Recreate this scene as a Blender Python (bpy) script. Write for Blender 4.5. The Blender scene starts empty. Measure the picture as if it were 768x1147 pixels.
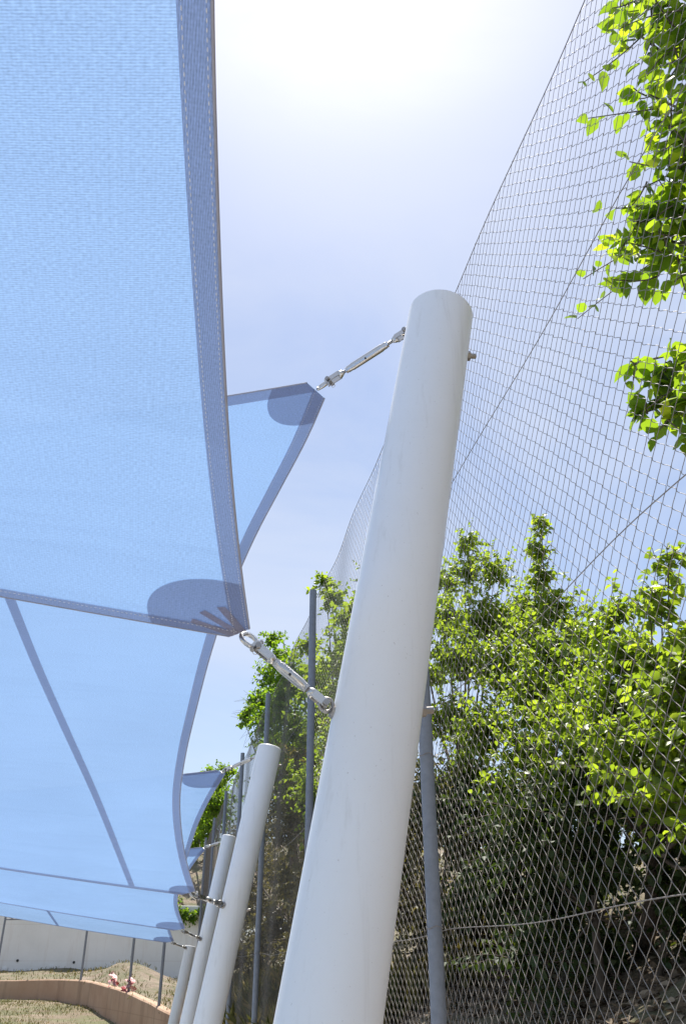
import bpy, bmesh, math, random
import numpy as np
from mathutils import Vector, Matrix
from mathutils.bvhtree import BVHTree
random.seed(7); rng = np.random.default_rng(7)
S = bpy.context.scene
COL = S.collection
# World axes: X = across (towards the fence), Y = along the fence, Z up.  Eye at (0,0,EYE).
EYE = 1.6
F, W0, H0 = 945.0, 768.0, 1147.0
TH = math.radians(28.45); YAW = math.radians(11.41)
ct, st, cy, sy = math.cos(TH), math.sin(TH), math.cos(YAW), math.sin(YAW)

# ------------------------------------------------------------------ helpers
def ray(px, py):
    v = H0/2 - py; x = px - W0/2
    fw = F*ct - v*st
    return Vector((x*cy + fw*sy, -x*sy + fw*cy, F*st + v*ct))
E0 = Vector((0, 0, EYE))
def at_y(px, py, Y): r = ray(px, py); return E0 + r*(Y/r.y)
def at_x(px, py, X): r = ray(px, py); return E0 + r*(X/r.x)
def at_plane(px, py, co, no):
    r = ray(px, py); return E0 + r*((co-E0).dot(no)/r.dot(no))

def link(o):
    COL.objects.link(o); return o
def obj(name, mesh, mat=None, parent=None, smooth=False):
    o = bpy.data.objects.new(name, mesh); link(o)
    if mat: mesh.materials.append(mat)
    if smooth:
        mesh.polygons.foreach_set('use_smooth', [True]*len(mesh.polygons))
    if parent:
        o.parent = parent
        o.matrix_parent_inverse = Matrix.Translation(-parent.location)
    return o
def bm_obj(name, bm, mat=None, parent=None, smooth=False):
    m = bpy.data.meshes.new(name); bm.to_mesh(m); bm.free()
    return obj(name, m, mat, parent, smooth)
def tag(o, label, cat=None, group=None, kind=None):
    if label: o['label'] = label
    if cat: o['category'] = cat
    if group: o['group'] = group
    if kind: o['kind'] = kind
    return o
def thing(name, loc, label, cat, group=None):
    o = bpy.data.objects.new(name, None); link(o); o.location = loc
    o.empty_display_size = .1
    return tag(o, label, cat, group)
def pyd(name, verts, faces):
    m = bpy.data.meshes.new(name); m.from_pydata([tuple(v) for v in verts], [], faces); m.update(); return m

def frame(d):
    d = d.normalized()
    a = Vector((0, 0, 1)) if abs(d.z) < .9 else Vector((1, 0, 0))
    u = d.cross(a).normalized(); w = u.cross(d).normalized()
    return u, w
def tube_into(bm, pts, rad, n=8, caps=True):
    pts = [Vector(p) for p in pts]
    rings = []
    u = None
    for i, p in enumerate(pts):
        d = (pts[min(i+1, len(pts)-1)] - pts[max(i-1, 0)])
        if d.length < 1e-9: d = Vector((0, 0, 1))
        d.normalize()
        if u is None: u, w = frame(d)
        else:
            u = (u - d*u.dot(d)).normalized()
        w = d.cross(u)
        r = rad[i] if isinstance(rad, (list, tuple)) else rad
        rings.append([bm.verts.new(p + (u*math.cos(2*math.pi*k/n) + w*math.sin(2*math.pi*k/n))*r) for k in range(n)])
    for a, b in zip(rings, rings[1:]):
        for k in range(n):
            bm.faces.new((a[k], a[(k+1) % n], b[(k+1) % n], b[k]))
    if caps:
        bm.faces.new(rings[0][::-1]); bm.faces.new(rings[-1])
def tube(name, pts, rad, mat, parent=None, n=12, smooth=True, caps=True):
    bm = bmesh.new(); tube_into(bm, pts, rad, n, caps)
    o = bm_obj(name, bm, mat, parent, False)
    if smooth:
        for p in o.data.polygons:
            if len(p.vertices) == 4: p.use_smooth = True
        o.data.set_sharp_from_angle(angle=.7)
    return o
def box_into(bm, c, sx, sy_, sz, ax=None):
    c = Vector(c)
    if ax is None: ax = (Vector((1,0,0)), Vector((0,1,0)), Vector((0,0,1)))
    vs = []
    for k in (-1, 1):
        for j, i in ((-1,-1), (-1,1), (1,1), (1,-1)):
            vs.append(bm.verts.new(c + ax[0]*i*sx/2 + ax[1]*j*sy_/2 + ax[2]*k*sz/2))
    for f in ((3,2,1,0), (4,5,6,7), (0,1,5,4), (1,2,6,5), (2,3,7,6), (3,0,4,7)):
        bm.faces.new([vs[q] for q in f])
def resample(pts, n):
    """Catmull-Rom through pts, n points evenly spaced."""
    pts = [Vector(p) for p in pts]
    P = [pts[0]*2-pts[1]] + pts + [pts[-1]*2-pts[-2]]
    dense = []
    for i in range(1, len(P)-2):
        for k in range(16):
            t = k/16
            a, b, c, d = P[i-1], P[i], P[i+1], P[i+2]
            h0, h1, h2 = max((b-a).length, 1e-6), max((c-b).length, 1e-6), max((d-c).length, 1e-6)
            m1 = ((b-a)/h0*h1 + (c-b)/h1*h0)/(h0+h1)*h1; m2 = ((c-b)/h1*h2 + (d-c)/h2*h1)/(h1+h2)*h1
            dense.append(b*(2*t**3-3*t*t+1) + m1*(t**3-2*t*t+t) + c*(3*t*t-2*t**3) + m2*(t**3-t*t))
    dense.append(P[-2])
    L = [0]
    for a, b in zip(dense, dense[1:]): L.append(L[-1] + (b-a).length)
    out = []; j = 0
    for i in range(n):
        s = L[-1]*i/(n-1)
        while j < len(L)-2 and L[j+1] < s: j += 1
        t = (s-L[j])/max(L[j+1]-L[j], 1e-9)
        out.append(dense[j].lerp(dense[j+1], t))
    return out
def sm(t): t = max(0, min(1, t)); return t*t*(3-2*t)
def hash2(i, j):
    n = math.sin(i*127.1 + j*311.7)*43758.5453; return n - math.floor(n)
def vnoise(x, y):
    i, j = math.floor(x), math.floor(y); u, v = sm(x-i), sm(y-j)
    a = hash2(i, j)*(1-u) + hash2(i+1, j)*u; b = hash2(i, j+1)*(1-u) + hash2(i+1, j+1)*u
    return a*(1-v) + b*v - .5

# ------------------------------------------------------------------ materials
class M:
    def __init__(s, name):
        s.m = bpy.data.materials.new(name); s.m.use_nodes = True
        s.t = s.m.node_tree; s.t.nodes.clear()
        s.out = s.n('ShaderNodeOutputMaterial')
    def n(s, typ, **kw):
        q = s.t.nodes.new(typ)
        for k, v in kw.items():
            if k.startswith('i_'): q.inputs[k[2:].replace('_', ' ')].default_value = v
            else: setattr(q, k, v)
        return q
    def l(s, a, b): s.t.links.new(a, b)
    def ramp(s, fac, stops):
        r = s.n('ShaderNodeValToRGB'); e = r.color_ramp.elements
        while len(e) < len(stops): e.new(.5)
        for q, (p, c) in zip(e, stops): q.position = p; q.color = (*c, 1)
        s.l(fac, r.inputs[0]); return r.outputs[0]
    def noise(s, scale, detail=4, rough=.55, vec=None, dist=0):
        q = s.n('ShaderNodeTexNoise'); q.inputs['Scale'].default_value = scale
        q.inputs['Detail'].default_value = detail; q.inputs['Roughness'].default_value = rough
        q.inputs['Distortion'].default_value = dist
        if vec is None: vec = s.coord()
        s.l(vec, q.inputs['Vector']); return q.outputs['Fac']
    def coord(s):
        if not hasattr(s, 'tc'): s.tc = s.n('ShaderNodeTexCoord')
        return s.tc.outputs['Object']
    def scaled(s, v):
        q = s.n('ShaderNodeMapping'); q.inputs['Scale'].default_value = v
        s.l(s.coord(), q.inputs['Vector']); return q.outputs[0]
    def bump(s, h, strength, dist=.01):
        b = s.n('ShaderNodeBump'); b.inputs['Strength'].default_value = strength
        b.inputs['Distance'].default_value = dist; s.l(h, b.inputs['Height']); return b.outputs[0]
    def math(s, op, a, b=None):
        q = s.n('ShaderNodeMath', operation=op)
        for i, v in enumerate((a, b)):
            if v is None: continue
            if isinstance(v, (int, float)): q.inputs[i].default_value = v
            else: s.l(v, q.inputs[i])
        return q.outputs[0]
    def mixc(s, f, a, b, mode='MIX'):
        q = s.n('ShaderNodeMix', data_type='RGBA', blend_type=mode)
        for sock, v in ((q.inputs[0], f), (q.inputs[6], a), (q.inputs[7], b)):
            if isinstance(v, (int, float)): sock.default_value = v
            elif isinstance(v, tuple): sock.default_value = (*v, 1)
            else: s.l(v, sock)
        return q.outputs[2]
    def principled(s, col, rough=.6, metal=0, normal=None, spec=None):
        p = s.n('ShaderNodeBsdfPrincipled')
        if isinstance(col, tuple): p.inputs['Base Color'].default_value = (*col, 1)
        else: s.l(col, p.inputs['Base Color'])
        if isinstance(rough, (int, float)): p.inputs['Roughness'].default_value = rough
        else: s.l(rough, p.inputs['Roughness'])
        p.inputs['Metallic'].default_value = metal
        if spec is not None: p.inputs['Specular IOR Level'].default_value = spec
        if normal: s.l(normal, p.inputs['Normal'])
        s.l(p.outputs[0], s.out.inputs[0]); return p

def mat_paint(name, col, rough=.35, var=.06, dirt=(.45,.43,.4)):
    m = M(name)
    n1 = m.noise(2.2, 6, .65); n2 = m.noise(60, 3); n3 = m.noise(1, 6, .7, m.scaled((28, 28, 1.1))); n4 = m.noise(140, 2, .6)
    c = m.mixc(m.ramp(n1, [(.35, (0,0,0)), (.8, (var*4,)*3)]), col, dirt)
    c = m.mixc(m.ramp(n3, [(.55, (0,0,0)), (.85, (.45,)*3)]), c, (.5,.47,.42))
    c = m.mixc(m.ramp(n4, [(.70, (0,0,0)), (.76, (.5,)*3)]), c, (.4,.36,.32))
    m.principled(c, m.math('ADD', m.math('MULTIPLY', n1, .25), rough-.1), 0, m.bump(m.math('ADD', n2, m.math('MULTIPLY', n3, .6)), .12, .003)); return m.m
def mat_metal(name, col, rough, metal=1, var=.35):
    m = M(name); n1 = m.noise(25, 5, .7); n2 = m.noise(180, 2)
    c = m.mixc(m.ramp(n1, [(.4, (0,0,0)), (.75, (var,)*3)]), col, tuple(x*.45 for x in col))
    m.principled(c, m.math('ADD', m.math('MULTIPLY', n2, .2), rough-.1), metal, m.bump(n1, .1, .002)); return m.m

def mat_fabric(name, thin, thick, holes):
    """knitted shade cloth: thin = colour of light through it, holes = share of open knit"""
    m = M(name)
    co = m.n('ShaderNodeUVMap', uv_map='UVMap')
    sep = m.n('ShaderNodeSeparateXYZ'); m.l(co.outputs[0], sep.inputs[0])
    # knit rows (4 mm) and columns (2.6 mm)
    rows = m.math('SINE', m.math('MULTIPLY', sep.outputs['Y'], 2*math.pi/.0036))
    cols = m.math('SINE', m.math('MULTIPLY', sep.outputs['X'], 2*math.pi/.0058))
    mp = m.n('ShaderNodeMapping'); mp.inputs['Scale'].default_value = (130, 380, 1); m.l(co.outputs[0], mp.inputs[0])
    thread = m.noise(1, 2, .5, mp.outputs[0])
    big = m.noise(1.1, 4, .6)
    k = m.math('ADD', m.math('MULTIPLY', rows, .42), m.math('MULTIPLY', cols, .10))
    k = m.math('ADD', k, m.math('MULTIPLY', m.math('SUBTRACT', thread, .5), 2.6))
    pat = m.math('ADD', m.math('MULTIPLY', k, .27), 1.0)
    pat = m.math('MULTIPLY', pat, m.math('ADD', m.math('MULTIPLY', big, .22), .89))
    ct_ = m.n('ShaderNodeVectorMath', operation='SCALE'); ct_.inputs[0].default_value = thin; m.l(pat, ct_.inputs['Scale'])
    cd_ = m.n('ShaderNodeVectorMath', operation='SCALE'); cd_.inputs[0].default_value = thick; m.l(pat, cd_.inputs['Scale'])
    tr = m.n('ShaderNodeBsdfTranslucent'); m.l(ct_.outputs[0], tr.inputs[0])
    df = m.n('ShaderNodeBsdfDiffuse'); m.l(cd_.outputs[0], df.inputs[0])
    mq = m.n('ShaderNodeMapping'); mq.inputs['Rotation'].default_value = (0, 0, .75); mq.inputs['Scale'].default_value = (.55, 3.2, 1.0)
    m.l(m.coord(), mq.inputs[0])
    nb = m.bump(m.noise(1.3, 3, .5, mq.outputs[0], .4), .45, .09)     # soft tension creases
    m.l(nb, tr.inputs['Normal']); m.l(nb, df.inputs['Normal'])
    add = m.n('ShaderNodeAddShader'); m.l(tr.outputs[0], add.inputs[0]); m.l(df.outputs[0], add.inputs[1])
    tp = m.n('ShaderNodeBsdfTransparent')
    mx = m.n('ShaderNodeMixShader')
    m.l(m.math('MULTIPLY', pat, holes), mx.inputs[0]); m.l(add.outputs[0], mx.inputs[1]); m.l(tp.outputs[0], mx.inputs[2])
    m.l(mx.outputs[0], m.out.inputs[0]); return m.m

def mat_leaf(name, stops, trans=.45, tint=(1.5, 1.45, .35), rough=.38):
    m = M(name)
    a = m.n('ShaderNodeAttribute', attribute_name='leafvar')
    c = m.ramp(a.outputs['Fac'], stops)
    p = m.n('ShaderNodeBsdfPrincipled'); m.l(c, p.inputs['Base Color'])
    p.inputs['Roughness'].default_value = rough; p.inputs['Specular IOR Level'].default_value = .45
    t = m.n('ShaderNodeBsdfTranslucent')
    m.l(m.mixc(1.0, c, tint, 'MULTIPLY'), t.inputs[0])
    mx = m.n('ShaderNodeMixShader'); mx.inputs[0].default_value = trans
    m.l(p.outputs[0], mx.inputs[1]); m.l(t.outputs[0], mx.inputs[2]); m.l(mx.outputs[0], m.out.inputs[0]); return m.m

def mat_bark():
    m = M('bark'); n = m.noise(1, 6, .7, m.scaled((18, 18, 4)))
    m.principled(m.ramp(n, [(.3, (.06,.045,.035)), (.7, (.2,.16,.12))]), .9, 0, m.bump(n, .8, .02)); return m.m

def mat_dirt(name, cols, gscale=1.0, green=None):
    m = M(name)
    n1 = m.noise(.55*gscale, 8, .65); n2 = m.noise(7*gscale, 8, .7); n3 = m.noise(45*gscale, 4, .6)
    c = m.ramp(m.math('ADD', m.math('MULTIPLY', n1, .5), m.math('MULTIPLY', n2, .5)), cols)
    if green:
        g = m.noise(.9*gscale, 7, .7, m.scaled((1, 1.3, 1)))
        c = m.mixc(m.ramp(g, [(.42, (0,0,0)), (.58, (.85,)*3)]), c, green)
    c = m.mixc(m.ramp(n3, [(.45, (0,0,0)), (.75, (.5,)*3)]), c, (.31,.26,.19))
    m.principled(c, .95, 0, m.bump(m.math('ADD', n2, m.math('MULTIPLY', n3, .4)), .9, .05)); return m.m
def mat_concrete(name, a, b, streak=(.2,.17,.13), amt=.5):
    m = M(name)
    n1 = m.noise(.7, 8, .65); n2 = m.noise(30, 5, .65); n3 = m.noise(1, 5, .65, m.scaled((3.0, 3.0, .25)))
    c = m.ramp(n1, [(.3, a), (.7, b)])
    c = m.mixc(m.ramp(n3, [(.52, (0,0,0)), (.8, (amt,)*3)]), c, streak)
    sp = m.n('ShaderNodeSeparateXYZ'); m.l(m.coord(), sp.inputs[0])
    jt = m.math('LESS_THAN', m.math('ABSOLUTE', m.math('SUBTRACT', m.math('FRACT', m.math('MULTIPLY', sp.outputs['Z'], .8)), .5)), .008)
    c = m.mixc(m.math('MULTIPLY', jt, .25), c, streak)
    m.principled(c, .9, 0, m.bump(n2, .4, .01)); return m.m

MT = {}
MT['pole'] = mat_paint('white_powder_coat', (.84,.84,.83), .38, .03)
MT['steel'] = mat_metal('stainless_steel', (.62,.6,.57), .3, 1, .12)
MT['dsteel'] = mat_metal('dull_steel', (.4,.38,.36), .42)
MT['post'] = mat_metal('grey_post_paint', (.22,.24,.275), .7, 0, .4)
MT['wire'] = mat_metal('galvanised_wire', (.29,.262,.235), .6, .4, .5)
MT['fabric'] = mat_fabric('blue_shade_cloth', (.089,.143,.234), (.125,.19,.33), .04)
MT['hem'] = mat_fabric('layered_shade_cloth', (.22,.265,.35), (.18,.20,.26), .0)
MT['patch'] = mat_fabric('doubled_shade_cloth', (.20,.25,.34), (.17,.195,.26), .0)
MT['web'] = mat_fabric('webbing', (.14,.15,.2), (.22,.21,.25), .0)
MT['cable'] = mat_metal('edge_rope', (.36,.36,.42), .7, 0, .2)
MT['thread'] = mat_paint('white_thread', (.8,.8,.82), .7, .02)
MT['bark'] = mat_bark()
MT['leaf_near'] = mat_leaf('broad_leaf', [(0, (.045,.085,.014)), (.5, (.075,.13,.018)), (.8, (.12,.18,.024)), (1, (.2,.235,.035))], .66, (4.1, 3.6, 1.0), .4)
MT['leaf_main'] = mat_leaf('bush_leaf', [(0, (.07,.11,.018)), (.5, (.12,.175,.026)), (.8, (.17,.225,.032)), (1, (.19,.235,.04))], .56, (2.9, 2.8, .9), .42)
MT['leaf_far'] = mat_leaf('far_leaf', [(0, (.045,.1,.018)), (.5, (.075,.15,.022)), (1, (.13,.21,.03))], .55, (3.2, 2.7, .6), .5)
MT['leaf_olive'] = mat_leaf('olive_leaf', [(0, (.055,.06,.026)), (.5, (.11,.11,.05)), (1, (.2,.18,.09))], .35, (1.9, 1.7, .7), .5)
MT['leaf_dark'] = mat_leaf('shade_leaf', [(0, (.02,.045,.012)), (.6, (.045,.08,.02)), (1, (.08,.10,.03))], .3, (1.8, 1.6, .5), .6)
MT['dry'] = mat_leaf('dry_grass', [(0, (.07,.10,.03)), (.5, (.16,.16,.05)), (1, (.36,.28,.13))], .35, (1.4, 1.3, .7), .7)
MT['litter'] = mat_leaf('leaf_litter', [(0, (.07,.05,.035)), (.6, (.2,.15,.10)), (1, (.42,.34,.25))], .15, (1, 1, 1), .8)
MT['petal'] = mat_leaf('red_petal', [(0, (.6,.05,.02)), (1, (.75,.16,.04))], .4, (1, 1, 1), .6)
MT['ground'] = mat_dirt('dirt_ground', [(.3, (.09,.065,.042)), (.5, (.18,.135,.09)), (.68, (.36,.30,.22))], 1, (.10,.115,.04))
MT['soil'] = mat_dirt('bank_soil', [(.3, (.10,.07,.05)), (.5, (.2,.15,.11)), (.7, (.33,.27,.21))], 1.2, (.09,.1,.04))
MT['wallc'] = mat_concrete('grey_render', (.76,.75,.72), (.86,.85,.82), (.52,.42,.33), .5)
MT['bounce'] = mat_concrete('bounce_slab_concrete', (.50,.48,.44), (.62,.60,.56), (.35,.31,.26), .4)  # pale so the added, unseen slab reflects fill light
MT['planter'] = mat_concrete('planter_concrete', (.36,.22,.14), (.47,.33,.23), (.15,.09,.055), .85)
MT['stone'] = mat_concrete('pale_stone', (.4,.38,.35), (.55,.53,.5), (.25,.2,.15), .4)
MT['hole'] = mat_metal('dark_pipe', (.03,.03,.03), .7, 0)

# tape with red and white bands
def mat_tape():
    m = M('barrier_tape'); sp = m.n('ShaderNodeSeparateXYZ'); m.l(m.coord(), sp.inputs[0])
    s_ = m.math('FRACT', m.math('MULTIPLY', m.math('ADD', sp.outputs['Z'], m.math('MULTIPLY', sp.outputs['X'], .6)), 3.6))
    c = m.mixc(m.math('GREATER_THAN', s_, .5), (.72,.52,.52), (.66,.28,.28))
    m.principled(c, .5); return m.m
MT['tape'] = mat_tape()

# ------------------------------------------------------------------ world, sun, camera
SUN_EL, SUN_AZ = math.radians(67), math.radians(12)
w = bpy.data.worlds.new('World'); S.world = w; w.use_nodes = True
nt = w.node_tree; nt.nodes.clear()
sky = nt.nodes.new('ShaderNodeTexSky'); sky.sky_type = 'NISHITA'; sky.sun_disc = False
sky.sun_elevation = SUN_EL; sky.sun_rotation = SUN_AZ
sky.air_density = 1.0; sky.dust_density = .95; sky.ozone_density = 3.0; sky.altitude = 0
# thin high cloud veil
tcw = nt.nodes.new('ShaderNodeTexCoord')
mpw = nt.nodes.new('ShaderNodeMapping'); mpw.inputs['Scale'].default_value = (1.2, 2.2, 2.6)
nw = nt.nodes.new('ShaderNodeTexNoise'); nw.inputs['Scale'].default_value = 1.6; nw.inputs['Detail'].default_value = 7; nw.inputs['Roughness'].default_value = .58; nw.inputs['Distortion'].default_value = .6
rw = nt.nodes.new('ShaderNodeValToRGB'); rw.color_ramp.elements[0].position = .2; rw.color_ramp.elements[1].position = .78
rw.color_ramp.elements[1].color = (.8,.8,.8,1)
mxw = nt.nodes.new('ShaderNodeMix'); mxw.data_type = 'RGBA'
mxw.inputs[7].default_value = (5.0, 5.35, 6.2, 1)
bg = nt.nodes.new('ShaderNodeBackground'); bg.inputs[1].default_value = .08
ow = nt.nodes.new('ShaderNodeOutputWorld')
L = nt.links.new
L(tcw.outputs['Generated'], mpw.inputs[0]); L(mpw.outputs[0], nw.inputs['Vector']); L(nw.outputs['Fac'], rw.inputs[0])
L(rw.outputs[0], mxw.inputs[0]); L(sky.outputs[0], mxw.inputs[6]); L(mxw.outputs[2], bg.inputs[0]); L(bg.outputs[0], ow.inputs[0])
sd = bpy.data.lights.new('sun', 'SUN'); sd.energy = 4.3; sd.angle = math.radians(.6); sd.color = (1, .95, .87)
so = link(bpy.data.objects.new('sun', sd))
sv = Vector((math.sin(SUN_AZ)*math.cos(SUN_EL), math.cos(SUN_AZ)*math.cos(SUN_EL), math.sin(SUN_EL)))
so.rotation_euler = sv.to_track_quat('Z', 'Y').to_euler(); so.location = (0, 10, 30)
cd = bpy.data.cameras.new('camera'); cam = link(bpy.data.objects.new('camera', cd))
cd.sensor_fit = 'VERTICAL'; cd.sensor_height = 36; cd.sensor_width = 24; cd.lens = F/H0*36
cd.clip_start = .02; cd.clip_end = 2000
cam.location = E0; cam.rotation_euler = (math.pi/2 + TH, 0, -YAW)
S.camera = cam
S.view_settings.view_transform = 'Standard'; S.view_settings.look = 'None'
S.view_settings.gamma = 1; S.view_settings.use_curve_mapping = False
S.view_settings.exposure = 1.0

# ------------------------------------------------------------------ terrain
FX = 1.25                              # fence plane
FB = EYE - .85                         # fence foot
def g_court(x, y): return .75*sm((y-20)/15) + .05*vnoise(x*.6, y*.6) + .03*vnoise(x*2, y*2)
def g_bank(x, y):
    t = x - FX
    h = FB - .03 + .42*t if t < 6 else FB + 2.49 + .22*(t-6)
    return min(h, FB + 7) + min(t, 1)*(.22*vnoise(x*.9+3, y*.8) + .10*vnoise(x*3, y*3))
def sheet(name, xs, ys, fn, mat):
    vs = [(x, y, fn(x, y)) for y in ys for x in xs]; n = len(xs)
    fs = [(j*n+i, j*n+i+1, (j+1)*n+i+1, (j+1)*n+i) for j in range(len(ys)-1) for i in range(n-1)]
    o = obj(name, pyd(name, vs, fs), mat, None, True); o['kind'] = 'structure'; return o
def span(*seg):
    out = []
    for a, b, s in seg:
        k = max(1, int(round((b-a)/s)))
        out += [a + (b-a)*i/k for i in range(k)]
    return out + [seg[-1][1]]
sheet('ground', span((-600,-30,95), (-30,-12,3), (-12,1.3,.35), (1.3,600,100)), span((-600,-12,98), (-12,14,2), (14,38,.4), (38,60,6), (60,900,140)), g_court, MT['ground'])
sheet('hillside', span((FX+.04,8,.16), (8,20,1), (20,90,10)), span((-30,-2,2), (-2,14,.2), (14,36,.5), (36,90,6)), g_bank, MT['soil'])

bm = bmesh.new(); box_into(bm, (-4.2, 4.5, .0), 10.4, 26, .18)  # slab added out of view to bounce light up onto the poles
bmesh.ops.bevel(bm, geom=bm.edges[:], offset=.01, segments=1, affect='EDGES')
o = bm_obj('bounce_slab', bm, MT['bounce']); o['kind'] = 'structure'
# planter wall line (photo's curved low wall) - foot and top taken from the ground there
PW = [(-260,1095,37), (-120,1097,35.5), (0,1098,34), (55,1097,33), (88,1098,31.5), (114,1103,29), (140,1111,26), (165,1122,23.4), (190,1135,21)]
ptop = [at_y(*q) for q in PW]
ptop.append(Vector((.95, 19.4, ptop[-1].z-.08))); ptop.append(Vector((1.12, 18.2, ptop[-1].z-.06)))
ptop = resample(ptop, 60)
bm = bmesh.new(); prof = []
for i, p in enumerate(ptop):
    d = (ptop[min(i+1, 59)] - ptop[max(i-1, 0)]); d.z = 0; d.normalize()
    nrm = Vector((-d.y, d.x, 0))       # to the far side
    if nrm.y < 0: nrm = -nrm
    ring = []
    jz = .012*vnoise(i*.8, 3)
    for off, z in ((0, -.6), (0, p.z-.03+jz), (.03, p.z+jz), (.2, p.z+jz), (.22, p.z-.03), (.22, -.6)):
        q = p + nrm*off; ring.append(bm.verts.new((q.x, q.y, z)))
    prof.append((p, nrm))
    if i:
        for k in range(5): bm.faces.new((last[k], ring[k], ring[k+1], last[k+1]))
    last = ring
o = bm_obj('planter_wall', bm, MT['planter'])
bmx = bmesh.new(); bmx.from_mesh(o.data); bmesh.ops.recalc_face_normals(bmx, faces=bmx.faces); bmx.to_mesh(o.data); bmx.free()
tag(o, 'low curved brown concrete planter wall bending round the dirt yard', 'low wall')
# soil between planter wall and the tall wall
WY = 38.0
bm = bmesh.new(); rows = []
for i, (p, nrm) in enumerate(prof):
    a = p + nrm*.21; a.z -= .05
    tgt = Vector((min(p.x*1.0 + .45*(1-i/59) + i/59*.1, FX+.02), WY-.02, 0)) if i < 45 else Vector((FX-.06, max(p.y+.1, 19), 0))
    if i >= 45: tgt = Vector((FX-.05, max(WY-.02 - (i-45)*1.25, p.y+.4), 0))
    row = []
    for k in range(13):
        t = k/12
        q = a.lerp(Vector((tgt.x, tgt.y, a.z)), t)
        m_ = .55*math.exp(-(((q.x+.6)/1.3)**2 + ((q.y-32)/3.0)**2))
        q.z = a.z + t*.35 + m_*min(1, t*2.5) + .12*vnoise(q.x*1.3, q.y*1.1)*min(1, t*3)
        row.append(bm.verts.new(q))
    if i:
        for k in range(12):
            try: bm.faces.new((rows[-1][k], row[k], row[k+1], rows[-1][k+1]))
            except ValueError: pass
    rows.append(row)
so_ = bm_obj('soil', bm, MT['soil'], None, True); so_['kind'] = 'structure'
# tall grey wall at the end
WT = EYE + 2.25
bm = bmesh.new(); box_into(bm, ((-45+3.2)/2, WY+.15, WT/2-.3), 48.2, .3, WT+.6)
bmesh.ops.bevel(bm, geom=bm.edges[:], offset=.015, segments=1, affect='EDGES')
wall = thing('concrete_wall', (-20, WY, 0), 'tall pale grey concrete retaining wall closing off the yard, below the sails', 'wall')
bm_obj('wall_body', bm, MT['wallc'], wall)
for px, py in ((20,1076), (83,1078), (148,1072)):
    p = at_y(px, py, WY); bm = bmesh.new()
    tube_into(bm, [p+Vector((0,-.02,0)), p+Vector((0,.05,0))], .048, 14)
    bm_obj('weep_hole', bm, MT['hole'], wall)
for px, py in ((58,1082), (5,1085)):
    p = at_y(px, py, WY); bm = bmesh.new()
    box_into(bm, p+Vector((0,-.012,0)), .16, .02, .12); bmesh.ops.bevel(bm, geom=bm.edges[:], offset=.008, segments=1, affect='EDGES')
    bm_obj('patch_plate', bm, MT['pole'], wall)
sheet('hill', span((-80,-20,10), (-20,8,1.0), (8,60,10)), span((WY+.29,50,.6), (50,120,10)), lambda x, y: WT-.15+.42*min(y-WY,9)+.4*vnoise(x*.5, y*.5), MT['soil'])
# kerb wall that carries the fence
bm = bmesh.new(); box_into(bm, (FX-.02, 14, FB/2-.25), .2, 52, FB+.5-.02)
bmesh.ops.bevel(bm, geom=bm.edges[:], offset=.012, segments=1, affect='EDGES')
o = bm_obj('kerb_wall', bm, MT['planter']); tag(o, 'low concrete kerb wall under the chain link fence', 'low wall')

# ------------------------------------------------------------------ chain-link fence
FT = EYE + 3.16
fence = thing('chain_link_fence', (FX, 3.4, FB), 'tall chain link fence with grey steel posts running beside the white poles', 'fence')
PITCH = .035
Y0, Y1 = -1.2, 25.9
nz = int((FT-FB)/PITCH)
def bulge(y, z):
    return .010*np.sin(y*1.7+z*.6) + .008*np.sin(y*4.1+1.3*z) + .008*np.sin(z*3.1+y*.7)
def chain(name, ya, yb, nside, r, sub):
    nw = int((yb-ya)/PITCH)
    ph = np.arange(nz)[:, None] + (np.array([0, .08, .30, .70, .92]) if sub else np.array([0.]))[None, :]
    ph = np.append(ph.ravel(), nz)[None, :]
    i = np.arange(nw)[:, None]
    tt = (ph + i) % 2.0
    tri = 1 - np.abs(tt - 1)                     # 0 at even, 1 at odd knuckles
    q = np.clip((tri-.5)*1.07, -.5, .5)          # knuckles are bent round, straights lean
    q = q - .035*np.sin(2*np.pi*tri)
    y = ya + i*PITCH + (q+.5)*PITCH + q*2*.0016
    z = FB + .02 + ph*PITCH + 0*i + .004*np.sin(y*3.3) + .006*np.sin(y*.9) + .0025*np.sin(i*12.9)
    x = FX + bulge(y, z) + (tri-.5)*.0045
    kn = np.cumsum(rng.normal(size=(nw, 1))*.0007, 0); y = y + kn*.25 + .0016*np.sin(z*23+i*2.1); z = z + .0022*np.sin(i*1.7+z*9)
    P = np.stack([x, y, z], -1); npt = P.shape[1]
    d = np.gradient(P, axis=1); d /= np.linalg.norm(d, axis=2, keepdims=True)
    u = np.cross(d, np.array([1.0, 0, 0])); u /= np.linalg.norm(u, axis=2, keepdims=True); w_ = np.cross(d, u)
    ang = 2*np.pi*np.arange(nside)/nside
    V = P[:, :, None, :] + r*(np.cos(ang)[None, None, :, None]*u[:, :, None, :] + np.sin(ang)[None, None, :, None]*w_[:, :, None, :])
    base = (np.arange(nw)[:, None, None]*npt + np.arange(npt-1)[None, :, None])*nside
    s = np.arange(nside)[None, None, :]; s2 = (s+1) % nside
    Fq = np.stack([base+s, base+s2, base+nside+s2, base+nside+s], -1).reshape(-1, 4)
    return np_mesh(name, V.reshape(-1, 3), Fq)
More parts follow.
